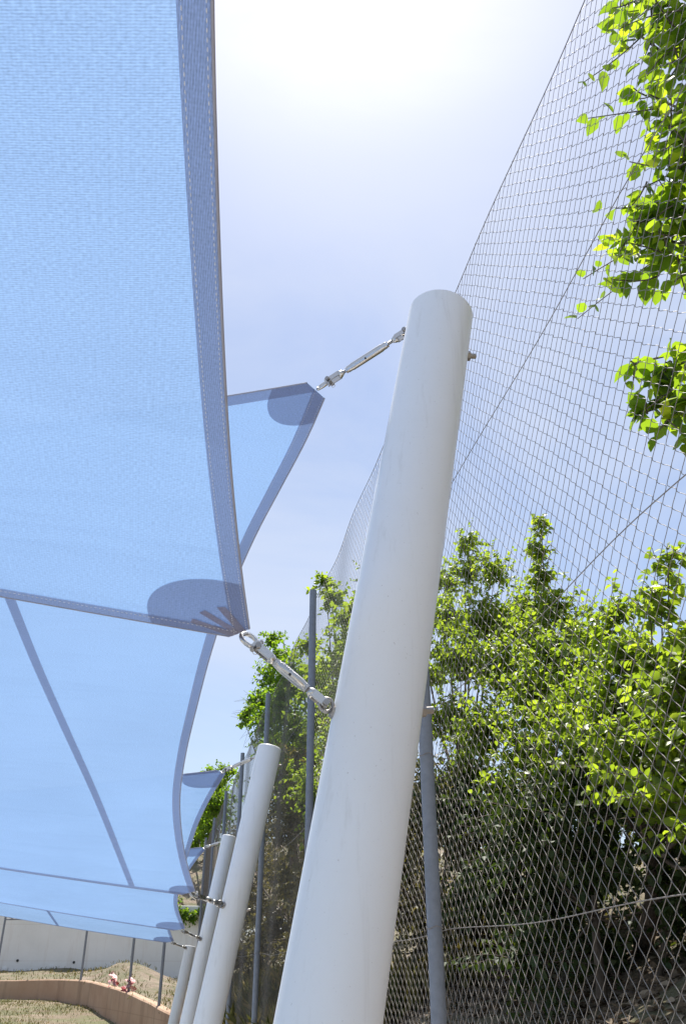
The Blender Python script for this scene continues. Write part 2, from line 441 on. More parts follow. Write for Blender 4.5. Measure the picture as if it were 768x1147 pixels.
def np_mesh(name, V, Fc, var=None):
    m = bpy.data.meshes.new(name); k = Fc.shape[1]
    m.vertices.add(len(V)); m.vertices.foreach_set('co', V.astype(np.float32).ravel())
    m.loops.add(Fc.size); m.loops.foreach_set('vertex_index', Fc.astype(np.int32).ravel())
    m.polygons.add(len(Fc)); m.polygons.foreach_set('loop_start', (np.arange(len(Fc))*k).astype(np.int32))
    if var is not None:
        a = m.attributes.new('leafvar', 'FLOAT', 'POINT'); a.data.foreach_set('value', var.astype(np.float32))
    m.update(calc_edges=True); return m
obj('wire_mesh', chain('wire_mesh', Y0, 7.5, 5, .00104, True), MT['wire'], fence, True)
obj('wire_mesh', chain('wire_mesh', 7.5, Y1, 3, .00115, False), MT['wire'], fence)
post_y = [3.95-3.5, 3.95] + [7.42 + 3.55*i for i in range(6)]
for y in post_y:
    x = FX - .045
    tube('post', [(x, y, FB-.3), (x, y, FT+.05)], .033, MT['post'], fence, 14)
    if y > 3 and y < 20:
        for zz in (FB+.35, EYE+.16, EYE+.9, EYE+2.15):    # tie wires
            bm = bmesh.new()
            pts = [Vector((x + .037*math.cos(a), y + .037*math.sin(a), zz + .006*math.sin(3*a))) for a in np.linspace(0, 6.6, 18)]
            pts.append(Vector((FX+.02, y+.09, zz+.015)))
            tube_into(bm, pts, .0016, 4); bm_obj('tie_wire', bm, MT['wire'], fence)
for zz, r in ((FT, .0022), (EYE+2.17, .0018), (EYE+1.12, .0018), (EYE+.16, .0018), (FB+.03, .0024)):
    pts = []
    for y in np.arange(Y0, Y1, .12):
        z = zz + .014*math.sin(y*1.1) + .006*math.sin(y*3.7) - .02*abs(math.sin((y-.4)*math.pi/3.5))
        if zz == FT: z = zz - .01 + .006*math.sin(y*3.7)
        pts.append((FX + float(bulge(y, z)) - .006, y, z))
    tube('tension_wire', pts, r, MT['wire'], fence, 5)

# ------------------------------------------------------------------ poles
PR = .11
def pole(top_px, Ytop, lean, label, bolts):
    top = at_y(*top_px, Ytop)
    ax = Vector((lean[0], lean[1], 1)).normalized()
    foot = top - ax*((top.z+.3)/ax.z)
    root = thing('sail_pole', (foot.x, foot.y, 0), label, 'pole', 'leaning white poles beside the fence')
    bm = bmesh.new()
    n = 48
    tube_into(bm, [foot, top - ax*.004, top - ax*.001], [PR, PR, PR-.003], n)
    o = bm_obj('tube', bm, MT['pole'], root)
    for p in o.data.polygons:
        if len(p.vertices) == 4: p.use_smooth = True
    o.data.set_sharp_from_angle(angle=.5)
    tube('cap', [top - ax*.0005, top + ax*.004], [PR-.002, PR-.006], MT['pole'], root, 48)
    bm = bmesh.new()
    f0 = foot + ax*((.012+.3)/ax.z)
    tube_into(bm, [f0-Vector((0,0,.05)), f0+Vector((0,0,.006))], .2, 28)
    bm_obj('base_plate', bm, MT['pole'], root)
    for z in bolts:                     # threaded end and nut on the fence side
        p = top - ax*((top.z-z)/ax.z)
        d = Vector((1, 0, .1)).normalized()
        tube('bolt_end', [p+d*(PR-.02), p+d*(PR+.035)], .009, MT['dsteel'], root, 8)
        tube('nut', [p+d*(PR-.004), p+d*(PR+.014)], .017, MT['dsteel'], root, 6, False)
    return top, ax
def on_axis(top, ax, z): return top - ax*((top.z-z)/ax.z)
LEAN = (.19, .064)
p1 = pole((493.5,352), 2.13, (.195,.075), 'nearest and thickest looking white leaning pole, in front of the fence', [EYE+1.80, EYE+.56])
p2 = pole((302,838), 7.83, LEAN, 'second white leaning pole, just beyond the nearest one', [EYE+1.62, EYE+.42])
p3 = pole((257,937), 13.9, (.175,.06), 'third white leaning pole, thinner looking, left of the second', [EYE+1.62])
p4 = pole((213.5,1060), 19.8, (.16,.05), 'farthest and shortest white pole, with its tip just under the sail corners', [])

# ------------------------------------------------------------------ shade sails
def coons(cr, cl, cn, cf):
    """grid[j][i]: j along right/left edges (near->far), i from right (0) to left"""
    nj, ni = len(cr), len(cn); G = []
    for j in range(nj):
        v = j/(nj-1); row = []
        for i in range(ni):
            u = i/(ni-1)
            p = cr[j]*(1-u) + cl[j]*u + cn[i]*(1-v) + cf[i]*v
            p = p - (cr[0]*(1-u)*(1-v) + cl[0]*u*(1-v) + cr[-1]*(1-u)*v + cl[-1]*u*v)
            row.append(p)
        G.append(row)
    return G
def bow(a, b, v, n):
    return [a.lerp(b, i/(n-1)) + Vector(v)*(4*(i/(n-1))*(1-i/(n-1))) for i in range(n)]
class Surf:
    def __init__(s, G): s.G = G; s.nj = len(G); s.ni = len(G[0])
    def at(s, u, v):                    # u right->left, v near->far
        a = min(max(u*(s.ni-1), 0), s.ni-1-1e-6); b = min(max(v*(s.nj-1), 0), s.nj-1-1e-6)
        i, j = int(a), int(b); fu, fv = a-i, b-j; G = s.G
        return (G[j][i]*(1-fu)+G[j][i+1]*fu)*(1-fv) + (G[j+1][i]*(1-fu)+G[j+1][i+1]*fu)*fv
def cut(bm, cuts):
    for co, no in cuts:
        bmesh.ops.bisect_plane(bm, geom=bm.verts[:]+bm.edges[:]+bm.faces[:], plane_co=co, plane_no=no, clear_outer=True)
def grid_obj(name, rows, mat, parent, cuts, off=0.0, uvflip=False):
    bm = bmesh.new(); R_ = []
    uv = {}
    for r in rows:
        R_.append([bm.verts.new(p + Vector((0,0,-off))) for p in r])
    fl = []
    for a, b in zip(R_, R_[1:]):
        for k in range(len(a)-1):
            fl.append(bm.faces.new((a[k], b[k], b[k+1], a[k+1])))
    cut(bm, cuts)
    lay = bm.loops.layers.uv.new('UVMap')
    for f in bm.faces:
        for lp in f.loops:
            c = lp.vert.co
            lp[lay].uv = (c.y, c.x) if uvflip else (c.x, c.y + .25*c.z + .2*c.x)
    return bm_obj(name, bm, mat, parent, True)
def edge_strip(sf, side, wdt, n=70, m=5):
    rows = []
    Lu = sum((sf.at((k+1)/20, .5)-sf.at(k/20, .5)).length for k in range(20))
    Lv = sum((sf.at(.1, (k+1)/20)-sf.at(.1, k/20)).length for k in range(20))
    for i in range(n):
        t = i/(n-1)
        row = []
        for k in range(m):
            q = k/(m-1)
            if side == 'r': row.append(sf.at(q*wdt/Lu, t))
            if side == 'l': row.append(sf.at(1-q*wdt/Lu, t))
            if side == 'n': row.append(sf.at(t, q*wdt/Lv))
            if side == 'f': row.append(sf.at(t, 1-q*wdt/Lv))
        rows.append(row)
    return rows
def shade_sail(cr, HL, LL, label, hemw, cutR, cutF, seams, bows, NI=60, corner_r=.32, straps=False):
    """cr: right edge from near(high) to far(low). HL = far left (high), LL = near left (low)"""
    NJ = 70
    HR, LR = cr[0], cr[-1]
    G = coons(resample(cr, NJ), bow(LL, HL, bows['l'], NJ), bow(HR, LL, bows['n'], NI), bow(LR, HL, bows['f'], NI))
    sf = Surf(G)
    root = thing('shade_sail', tuple((HR+LR+HL+LL)/4), label, 'shade sail', 'blue shade sails hung between the poles')
    cuts = []
    for corner, dist, (du, dv) in ((HR, cutR, (1, 1)), (LR, cutF, (1, -1)), (HL, .15, (-1, -1)), (LL, .15, (-1, 1))):
        u0 = 0 if du > 0 else 1; v0 = 0 if dv > 0 else 1
        e1 = (sf.at(u0+du*.05, v0)-corner).normalized(); e2 = (sf.at(u0, v0+dv*.05)-corner).normalized()
        bis = (e1+e2).normalized()
        cuts.append((corner + bis*dist, -bis))
    grid_obj('fabric', G, MT['fabric'], root, cuts)
    for sd_ in 'rfnl':
        grid_obj('hem', edge_strip(sf, sd_, hemw), MT['hem'], root, cuts, .003, sd_ in 'rl')
        c = [sf.at(0, t) if sd_ == 'r' else sf.at(1, t) if sd_ == 'l' else sf.at(t, 0) if sd_ == 'n' else sf.at(t, 1) for t in np.linspace(0, 1, 140)]
        bm = bmesh.new(); tube_into(bm, [p+Vector((0,0,-.002)) for p in c], .0026, 8); cut(bm, cuts)
        lay = bm.loops.layers.uv.new('UVMap')
        bm_obj('edge_rope', bm, MT['cable'], root, True)
    for sd_ in ('rf' if straps else 'r'):      # thread: two rows of short stitches on the hem
        bm = bmesh.new()
        for q_ in ((.16, .86) if sd_ == 'r' else (.8,)):
            Lq = sum((sf.at(0, (k+1)/40)-sf.at(0, k/40)).length for k in range(40)) if sd_ == 'r' else sum((sf.at((k+1)/40, 1)-sf.at(k/40, 1)).length for k in range(40))
            Lo = sum((sf.at((k+1)/20, .5)-sf.at(k/20, .5)).length for k in range(20)) if sd_ == 'r' else sum((sf.at(.1, (k+1)/20)-sf.at(.1, k/20)).length for k in range(20))
            lim = 1.0 if sd_ == 'r' else min(1, 2.0/Lq)
            nst = int(Lq*lim/.011)
            for k in range(nst):
                t0 = k/nst*lim; t1 = t0 + .006/Lq; o_ = q_*hemw/Lo
                a, b = (sf.at(o_, t0), sf.at(o_, min(t1, 1))) if sd_ == 'r' else (sf.at(t0, 1-o_), sf.at(min(t1, 1), 1-o_))
                if (b-a).length < 1e-5: continue
                dn = Vector((0, 0, -.0042))
                tube_into(bm, [a+dn, (a+b)/2+dn*1.3, b+dn], [.0004, .0009, .0004], 4)
        cut(bm, cuts)
        bm_obj('stitching', bm, MT['thread'], root)
    # corner patches (fan of doubled cloth)
    for corner, (du, dv), rr in ((HR, (1, 1), corner_r), (LR, (1, -1), corner_r)):
        v0 = 0 if dv > 0 else 1
        Lu = (sf.at(.2, v0)-sf.at(0, v0)).length/.2; Lv = (sf.at(0, v0+dv*.2)-sf.at(0, v0)).length/.2
        rows = []
        for i in range(25):
            a = i/24*math.pi/2; rad = rr*(1 + .10*math.sin(2*a))
            rows.append([sf.at(math.cos(a)*rad*k/10/Lu, v0 + dv*math.sin(a)*rad*k/10/Lv) for k in range(11)])
        grid_obj('corner_patch', rows, MT['patch'], root, cuts, .0022)
        for ang in ((.35, .75, 1.15) if straps else ()):
            rows = []
            for k in range(12):
                rad = rr*(.62)*k/11
                row = []
                for wv in (-1, -.33, .33, 1):
                    aa = ang
                    uu = (math.cos(aa)*rad - math.sin(aa)*wv*.012); vv = (math.sin(aa)*rad + math.cos(aa)*wv*.012)
                    row.append(sf.at(max(uu, 0)/Lu, v0 + dv*max(vv, 0)/Lv))
                rows.append(row)
            grid_obj('webbing_strap', rows, MT['web'], root, cuts, .0045)
    for sm_ in seams:
        pts = resample([sf.at(*q) for q in sm_[0]], 60); hw = sm_[1]/2
        rows = []
        for i, p in enumerate(pts):
            d = (pts[min(i+1, 59)]-pts[max(i-1, 0)]).normalized(); sdv = Vector((-d.y, d.x, 0)).normalized()
            if i == 0: s0 = sdv
            uvp = []
            rows.append([p + sdv*hw*q for q in (-1, -.33, .33, 1)])
        grid_obj('seam', rows, MT['hem'], root, cuts, .0035)
    return root, sf, cuts

def edge_from_px(pts, A, B):
    """right-edge photo points on the sloping plane through corners A,B (level across)"""
    no = Vector((1, 0, 0)).cross((B-A)); no.normalize()
    return [at_plane(px, py, A, no) for px, py in pts]
# sail 1 (overhead)
A1 = at_y(281, 716, 2.05)
H1 = Vector((.55, -3.4, EYE+1.75))
e1 = edge_from_px([(237,-170), (238,0), (243,200), (248.5,350), (256,490), (268,620)], H1, A1)
cr1 = [H1, Vector((.16, -1.7, 0))] + e1 + [A1]
for k in (1,): cr1[k].z = H1.z + (A1.z-H1.z)*(cr1[k].y-H1.y)/(A1.y-H1.y)
# far corner such that far edge passes through photo point (0,664)
Q = at_y(0, 663, 2.08); d = (Q-A1)
HL1 = A1 + d*(6.6/abs(d.x)); HL1.z += .25; HL1.y += .12
s1 = shade_sail(cr1, HL1, Vector((-6.4, -3.6, EYE+.75)),
    'nearest blue shade sail overhead, its hemmed edge crossing the upper left', .042, .10, .042, [],
    {'l': (.5,0,-.1), 'n': (0,.6,-.1), 'f': (0,-.10,-.12)}, 70, .25, True)
# sail 2
H2 = at_y(373, 423, 2.42); A2 = at_y(221, 1004, 7.55)
e2 = edge_from_px([(344,490), (315,545), (290,592), (262,655), (238,726), (221,790), (208,846), (202,890), (204,935), (211,972)], H2, A2)
Q = at_y(0, 966, 7.5); d = Q-A2
HL2 = A2 + d*(6.8/abs(d.x)); HL2.z += .1
Qn = at_y(255, 466, 2.75); d = Qn-H2
LL2 = Vector((-6.4, 2.6, EYE+.85))
s2 = shade_sail([H2]+e2+[A2], HL2, LL2, 'second blue shade sail hanging behind the nearest one, with a dark seam across it',
    .050, .085, .10, [], {'l': (.5,0,-.1), 'n': (.0,.62,.10), 'f': (0,-.10,-.10)}, 70, .22, False)
# sails 3 and 4
def far_sail(hpx, hY, apx, aY, lpx, mids, label, seams):
    Hh = at_y(*hpx, hY); A = at_y(*apx, aY)
    e = edge_from_px(mids, Hh, A)
    Q = at_y(*lpx, aY-.1); d = Q-A
    HL = A + d*(7.0/abs(d.x)); HL.z += .05
    LL = Vector((-6.5, hY+.1, EYE+.85))
    return shade_sail([Hh]+e+[A], HL, LL, label, .052, .10, .14, seams, {'l': (.5,0,-.1), 'n': (0,.55,.05), 'f': (0,-.08,-.08)}, 60, .42)
s3 = far_sail((256,861), 8.35, (209,1044), 13.55, (0,1006), [(238,890), (224,918), (213,950), (203,985), (199,1012)],
    'third blue shade sail, its pointed corner tied to the second pole', [])
s4 = far_sail((233,948), 14.4, (196,1057), 19.5, (0,1022), [(221,962), (212,975), (200,1000), (193,1025), (190.5,1040)],
    'farthest blue shade sail, lowest strip of cloth above the grey wall', [([(.33,1.0), (.37,.5), (.40,0)], .05)])

# seam of sail 2 located on its surface from the photo
def add_seam(sail, pixels, wid):
    root, sf, cuts = sail
    vs = [p for r in sf.G for p in r]; n = sf.ni
    fs = [(j*n+i, j*n+i+1, (j+1)*n+i+1, (j+1)*n+i) for j in range(sf.nj-1) for i in range(n-1)]
    tree = BVHTree.FromPolygons(vs, fs)
    pts = []
    for px, py in pixels:
        h = tree.ray_cast(E0, ray(px, py).normalized())
        if h[0] is not None: pts.append(h[0])
    if len(pts) < 2: print('seam miss', len(pts)); return
    ex = pts[0] + (pts[0]-pts[1])*1.2      # the seam runs on above the nearer sail
    pts = resample([tree.find_nearest(ex)[0]] + pts, 50); rows = []
    for i, p in enumerate(pts):
        d = (pts[min(i+1, 49)]-pts[max(i-1, 0)]).normalized(); sdv = d.cross(Vector((0,0,1))).normalized()
        rows.append([tree.find_nearest(p + sdv*wid/2*q)[0] for q in (-1, -.33, .33, 1)])
    grid_obj('seam', rows, MT['hem'], root, cuts, .004, True)
add_seam(s2, [(15,678), (40,740), (72,812), (105,885), (148,992)], .045)

# ------------------------------------------------------------------ turnbuckles
def turnbuckle(Pp, Pc, label, scale=1.0, ring=.03):
    """Pp on the pole surface, Pc the sail corner"""
    Pp, Pc = Vector(Pp), Vector(Pc)
    d = (Pc-Pp); Ln = d.length; d.normalize(); u, w_ = frame(d)
    root = thing('turnbuckle', tuple(Pp), label, 'turnbuckle', 'steel turnbuckles between sail corners and poles')
    k = scale; at = lambda t: Pp + d*(Ln*t)
    # pole eye: short shank plus ring
    bm = bmesh.new()
    tube_into(bm, [Pp - d*.02, Pp + d*.012*k], .008*k, 10)
    c = Pp + d*.03*k
    loop = [c + (d*math.cos(a) + w_*math.sin(a))*.02*k for a in np.linspace(0, 2*math.pi, 25)]
    tube_into(bm, loop, .006*k, 8, False); bm_obj('eye_bolt', bm, MT['dsteel'], root, True)
    tube('pad_eye', [Pp - d*.008, Pp + d*.004*k, Pp + d*.009*k], [.023*k, .023*k, .016*k], MT['dsteel'], root, 14)
    def jaw(t0, t1, name='jaw'):
        bm = bmesh.new()
        a, b = at(t0), at(t1)
        ax = (u, w_, d); mid = (a+b)/2; L_ = (b-a).length
        for s in (-1, 1): box_into(bm, mid + u*s*.013*k, .006*k, .026*k, L_, ax)
        bmesh.ops.bevel(bm, geom=bm.edges[:], offset=.002*k, segments=2, affect='EDGES')
        o = bm_obj(name, bm, MT['steel'], root)
        return a, b
    r_ring = ring*k
    e0 = .035*k/Ln
    e1 = .085*k/Ln
    r1 = 1 - (2*r_ring+.02*k)/Ln
    r0 = r1 - .06*k/Ln
    jaw(e0*.75, e1)
    c1 = at(e1); bm = bmesh.new(); tube_into(bm, [c1 - d*.006*k, c1 + d*.004*k, c1 + d*.018*k], [.016*k, .016*k, .009*k], 12); bm_obj('collar', bm, MT['steel'], root, True)
    jaw(r0, r1+.012*k/Ln)
    c2 = at(r0); bm = bmesh.new(); tube_into(bm, [c2 - d*.018*k, c2 - d*.004*k, c2 + d*.006*k], [.009*k, .016*k, .016*k], 12); bm_obj('collar', bm, MT['steel'], root, True)
    for t in (e0*.98, r1-.006*k/Ln):    # clevis pins with heads
        p = at(t); bm = bmesh.new()
        tube_into(bm, [p-u*.024*k, p+u*.024*k], .0055*k, 10)
        tube_into(bm, [p-u*.026*k, p-u*.019*k], .010*k, 6); tube_into(bm, [p+u*.018*k, p+u*.025*k], .010*k, 6)
        bm_obj('clevis_pin', bm, MT['dsteel'], root)
        cp = [p + u*.027*k + (d*math.cos(a)+w_*math.sin(a))*.008*k - w_*.008*k for a in np.linspace(0, 2*math.pi, 15)]
        tube('split_pin', cp, .0012*k, MT['steel'], root, 5, True, False)
    # threaded rods
    b0 = e1 + (r0-e1)*.16; b1 = r0 - (r0-e1)*.13
    for a, b in ((e1, b0+.02), (b1-.02, r0)):
        n = 22; pts = [at(a+(b-a)*i/n) for i in range(n+1)]
        tube('threaded_rod', pts, [(.0072 if i % 2 else .0062)*k for i in range(n+1)], MT['dsteel'], root, 10)
    # body: tube with necked ends and an inspection hole
    prof_ = [(0,.011), (.02,.0145), (.10,.0145), (.14,.0165), (.5,.0165), (.86,.0165), (.9,.0145), (.98,.0145), (1,.011)]
    tube('body', [at(b0+(b1-b0)*t) for t, _ in prof_], [r*k for _, r in prof_], MT['steel'], root, 16)
    pm = at(b0+(b1-b0)*.52); side = (E0-pm); side = (side - d*side.dot(d)).normalized()
    tube('sight_hole', [pm + side*.0150*k, pm + side*.0172*k], .0045*k, MT['hole'], root, 10)
    # lock nuts
    for t in (b0, b1):
        tube('lock_nut', [at(t)-d*.006*k, at(t)+d*.006*k], .0135*k, MT['steel'], root, 6, False)
    # bow shackle to the sail corner
    bm = bmesh.new(); c = at(r1) + d*(r_ring+.002)
    tilt = (w_*.8+u*.6).normalized()
    loop = []
    for a in np.linspace(-2.75, 2.75, 26):
        loop.append(c + (d*math.cos(a)*1.25 + tilt*math.sin(a))*r_ring)
    tube_into(bm, loop, .0075*k, 9); bm_obj('shackle', bm, MT['steel'], root, True)
    a, b = loop[0], loop[-1]; dd = (b-a).normalized()
    tube('shackle_pin', [a - dd*.02*k, b + dd*.025*k], .008*k, MT['dsteel'], root, 8)
    return d
def cornerpoint(cuts, idx): return cuts[idx][0]
def surf_pt(pl, z, to):
    c = on_axis(*pl, z); d = (to-c); d = (d - pl[1]*d.dot(pl[1])).normalized()
    return c + d*(PR-.002)
for pl, sail, idx, zpx, Yp, label, k in (
    (p1, s2, 0, (447,367), 2.1, 'top turnbuckle of the nearest pole, outlined against the sky', .86),
    (p1, s1, 1, (376,797), 2.02, 'turnbuckle at mid height of the nearest pole, holding the nearest sail', .82),
    (p2, s3, 0, (288,845), 7.8, 'top turnbuckle of the second pole', 1.1),
    (p2, s2, 1, (243,1014), 7.7, 'lower turnbuckle of the second pole, under the second sail', 1.2),
    (p3, s4, 0, (250,942), 13.9, 'top turnbuckle of the third pole', 1.2),
    (p3, s3, 1, (222,1052), 13.7, 'lower turnbuckle of the third pole, under the third sail', 1.2),
    (p4, s4, 1, (206,1062), 19.7, 'turnbuckle at the farthest short pole', 1.2)):
    cpt = cornerpoint(sail[2], idx)
    z = at_y(*zpx, Yp).z
    for _ in range(12):
        q = surf_pt(pl, z, cpt) - E0; q = Vector((q.x*cy - q.y*sy, q.x*sy + q.y*cy, q.z))
        py_ = H0/2 - F*(q.z*ct - q.y*st)/(q.y*ct + q.z*st)
        z += (py_ - zpx[1])*(q.length/F)*.8
    if pl is p4: z = min(z, pl[0].z-.04)
    turnbuckle(surf_pt(pl, z, cpt), cpt, label, k, .024 if pl is p1 else .028)

# ------------------------------------------------------------------ far posts, tape
FP = [(0,1092,34.2,12,1021), (89.5,1097.5,31.4,95.5,1036), (142,1110,25.9,146.5,1042), (174,1127,22.6,178.5,1050)]
fpl = ['leftmost thin grey post on the low planter wall, with a side rail', 'thin grey post on the planter wall, second from the left',
       'thin grey post on the planter wall beside the red and white tape', 'thin grey post on the planter wall nearest the white poles']
for (bx_, by_, Y, tx, ty), lab in zip(FP, fpl):
    b = at_y(bx_, by_, Y); near = min(prof, key=lambda q: (q[0]-b).length)
    c = near[0] + near[1]*.1
    h = at_y(tx, ty, c.y).z + .75
    r = thing('fence_post', (c.x, c.y, c.z), lab, 'post', 'thin posts on the planter wall')
    tube('shaft', [(c.x, c.y, c.z-.02), (c.x, c.y, h)], .036, MT['post'], r, 12)
    tube('cap', [(c.x, c.y, h), (c.x, c.y, h+.02)], [.038, .02], MT['post'], r, 12)
    if lab.startswith('leftmost'):
        z = at_y(12, 1030, c.y).z
        tube('rail', [(c.x+.03, c.y, z), (c.x+1.35, c.y+.1, z+.03)], .022, MT['post'], r, 8)
        tube('brace', [(c.x+.03, c.y, z+.12), (c.x+.28, c.y, z+.01)], .016, MT['post'], r, 8)
for (px, py), lab in (((118,1090), 'left crumpled red and white tape on the planter wall'), ((140,1087), 'right crumpled red and white tape tied beside a post on the planter wall')):
    c0 = at_y(px, py+9, 28.3 if px < 130 else 26.2); near = min(prof, key=lambda q: (q[0]-c0).length)
    c0 = near[0] + near[1]*.08
    bm = bmesh.new(); random.seed(px)
    for q in range(4):
        a0 = random.uniform(-1.5, 1.5); hh = random.uniform(.26, .46); prev = None
        for i in range(14):
            t = i/13
            p = c0 + Vector((.13*math.sin(t*3+a0)*(1-t*.6) + .05*math.sin(t*11+q), -.05+.08*math.cos(t*4+q), .01 + hh*t))
            wv = Vector((math.cos(t*3+q*1.3), .6*math.sin(t*5+q), .5*math.sin(t*4+q)))*(.075*(1-.6*t))
            cur = (bm.verts.new(p-wv), bm.verts.new(p+wv))
            if prev: bm.faces.new((prev[0], prev[1], cur[1], cur[0]))
            prev = cur
    bmesh.ops.solidify(bm, geom=bm.faces[:], thickness=.002)
    tag(bm_obj('barrier_tape', bm, MT['tape'], None, True), lab, 'tape', 'red and white barrier tape')

# ------------------------------------------------------------------ foliage
LT = np.array([(0,0,0), (.5,0,-.05), (1,0,-.16), (.12,.24,.05), (.42,.37,.07), (.75,.22,.0), (.12,-.24,.05), (.42,-.37,.07), (.75,-.22,.0)])
LFq = np.array([(0,1,4,3), (1,2,5,4), (0,6,7,1), (1,7,8,2)])
def leaves_mesh(name, C, D, N, size, var, wide=1.0):
    D = D/np.linalg.norm(D, axis=1, keepdims=True)
    N = N - D*np.sum(N*D, axis=1, keepdims=True); N /= np.maximum(np.linalg.norm(N, axis=1, keepdims=True), 1e-6)
    B = np.cross(N, D); k = len(LT)
    wd = wide*rng.uniform(.85, 1.15, len(C))
    curl = rng.uniform(.2, 2.2, len(C))
    V = C[:, None, :] + size[:, None, None]*(LT[None, :, 0:1]*D[:, None, :] + LT[None, :, 1:2]*wd[:, None, None]*B[:, None, :] + LT[None, :, 2:3]*curl[:, None, None]*N[:, None, :])
    Fc = (LFq[None] + (np.arange(len(C))*k)[:, None, None]).reshape(-1, 4)
    m = np_mesh(name, V.reshape(-1, 3), Fc, np.repeat(var, k))
    m.polygons.foreach_set('use_smooth', np.ones(len(m.polygons), dtype=bool))
    return m
def tree(name, label, cat, base, clumps, leafmat, lsize, density=1.0, trunk_r=.09, up=.5, group=None, limb=True, fork=None, stems=1):
    """clumps: (center Vector, radius, number of leafy shoots)"""
    base = Vector(base)
    root = thing(name, tuple(base), label, cat, group)
    cen = sum((c[0] for c in clumps), Vector())/len(clumps)
    bmT = bmesh.new(); bmL = bmesh.new()
    lo = min(c[0].z - c[1] for c in clumps)
    fk = fork or Vector((base.x*.6+cen.x*.4, base.y*.6+cen.y*.4, base.z + max(.4, (lo-base.z)*.8)))
    mid = base.lerp(fk, .5) + Vector((rng.uniform(-.06,.06), rng.uniform(-.06,.06), 0))
    tp = resample([base - Vector((0,0,.15)), mid, fk, fk.lerp(cen, .6)], 14)
    tube_into(bmT, tp, [trunk_r*(1.15-.65*i/13) for i in range(14)], 10)
    for s in range(stems-1):
        a = rng.uniform(0, 6.28); q = base + Vector((math.cos(a)*.2, math.sin(a)*.2, -.1))
        tube_into(bmT, resample([q, q + Vector((math.cos(a)*.2, math.sin(a)*.2, (fk.z-base.z)*.6)), fk + Vector((math.cos(a)*.5, math.sin(a)*.5, .5))], 8), [trunk_r*.6*(1-.07*i) for i in range(8)], 7)
    Cs, Ds, Ns, Sz = [], [], [], []
    for c, r, nsh in clumps:
        if limb:
            a = fk.lerp(cen, .3); mm = a.lerp(c, .55) + Vector((0, 0, -.12*(c-a).length))
            tube_into(bmL, resample([a, mm, c], 9), [max(.004, trunk_r*.25*(1-.11*i)) for i in range(9)], 6)
        n = int(nsh*density*1.8)
        for _ in range(n):
            d = Vector(rng.normal(size=3)); d.normalize()
            d = (d + Vector((0, 0, up))).normalized()
            st_ = c + Vector(rng.normal(size=3))*r*.22
            Ls = r*rng.uniform(.6, 1.25)
            bend = Vector(rng.normal(size=3))*.25*Ls
            nl = max(5, int(Ls/(lsize*.27)))
            pts = []
            for i in range(nl):
                t = (i+.4)/nl
                p = st_ + d*Ls*t + bend*t*t + Vector((0, 0, -.14*Ls*t*t))
                pts.append(p)
                side = Vector(rng.normal(size=3)); side = (side - d*side.dot(d)).normalized()
                ld = (d*.45 + side*.9 + Vector((0, 0, -.35))).normalized()
                Cs.append(p + side*lsize*.06); Ds.append(ld); Ns.append(Vector((0, 0, 1)) + Vector(rng.normal(size=3))*.55)
                Sz.append(lsize*rng.uniform(.55, 1.2)*(1-.35*t))
            if nsh < 900:
                tw = [st_] + pts[::2]; r0_ = .0055 if .1 < lsize < .12 else .0035
                tube_into(bmL, tw, [r0_*(1-.65*i/len(tw)) for i in range(len(tw))], 4, False)
    bm_obj('trunk', bmT, MT['bark'], root, True)
    bm_obj('branches', bmL, MT['bark'], root, True)
    Cs, Ds, Ns, Sz = (np.array([tuple(v) for v in Cs]), np.array([tuple(v) for v in Ds]), np.array([tuple(v) for v in Ns]), np.array(Sz))
    ok = (Cs[:, 0] > FX+.12) | (Cs[:, 1] > Y1); Cs, Ds, Ns, Sz = Cs[ok], Ds[ok], Ns[ok], Sz[ok]   # the mesh holds the growth back
    var = np.clip(rng.beta(2, 2.2, len(Cs)), 0, 1)
    obj('crown', leaves_mesh('crown', Cs, Ds, Ns, Sz, var), leafmat, root)
    return len(Cs)
NL = 0
def cl(lst): return [(at_x(px, py, X), r, n) for px, py, X, r, n in lst]
# near tree: leaves overhanging at the upper right
NL += tree('tree', 'large leaved tree whose backlit branches hang in at the upper right', 'tree', (3.2, .9, g_bank(3.2,.9)),
    cl([(735,15,2.0,.26,12), (760,60,2.05,.3,16), (710,-30,2.1,.3,14), (790,110,2.1,.34,18), (755,130,2.0,.2,8), (752,190,1.95,.24,11), (780,200,2.1,.3,14),
        (742,240,1.95,.24,12), (705,268,1.9,.14,5), (760,275,2.0,.24,12), (725,105,2.0,.13,3), (690,22,2.0,.1,2), (800,250,2.1,.24,14), (800,20,2.2,.35,16),
        (748,412,1.95,.16,9), (735,445,1.95,.12,6), (708,408,1.9,.07,3), (722,462,1.9,.06,3), (778,440,2.0,.2,12), (795,480,2.0,.15,7),
        (850,60,2.4,.5,24), (860,230,2.4,.5,24), (860,400,2.3,.3,14)]),
    MT['leaf_near'], .108, .52, .1, -.25, 'broadleaf trees behind the fence', True, Vector((2.9, 1.2, EYE+2.2)))
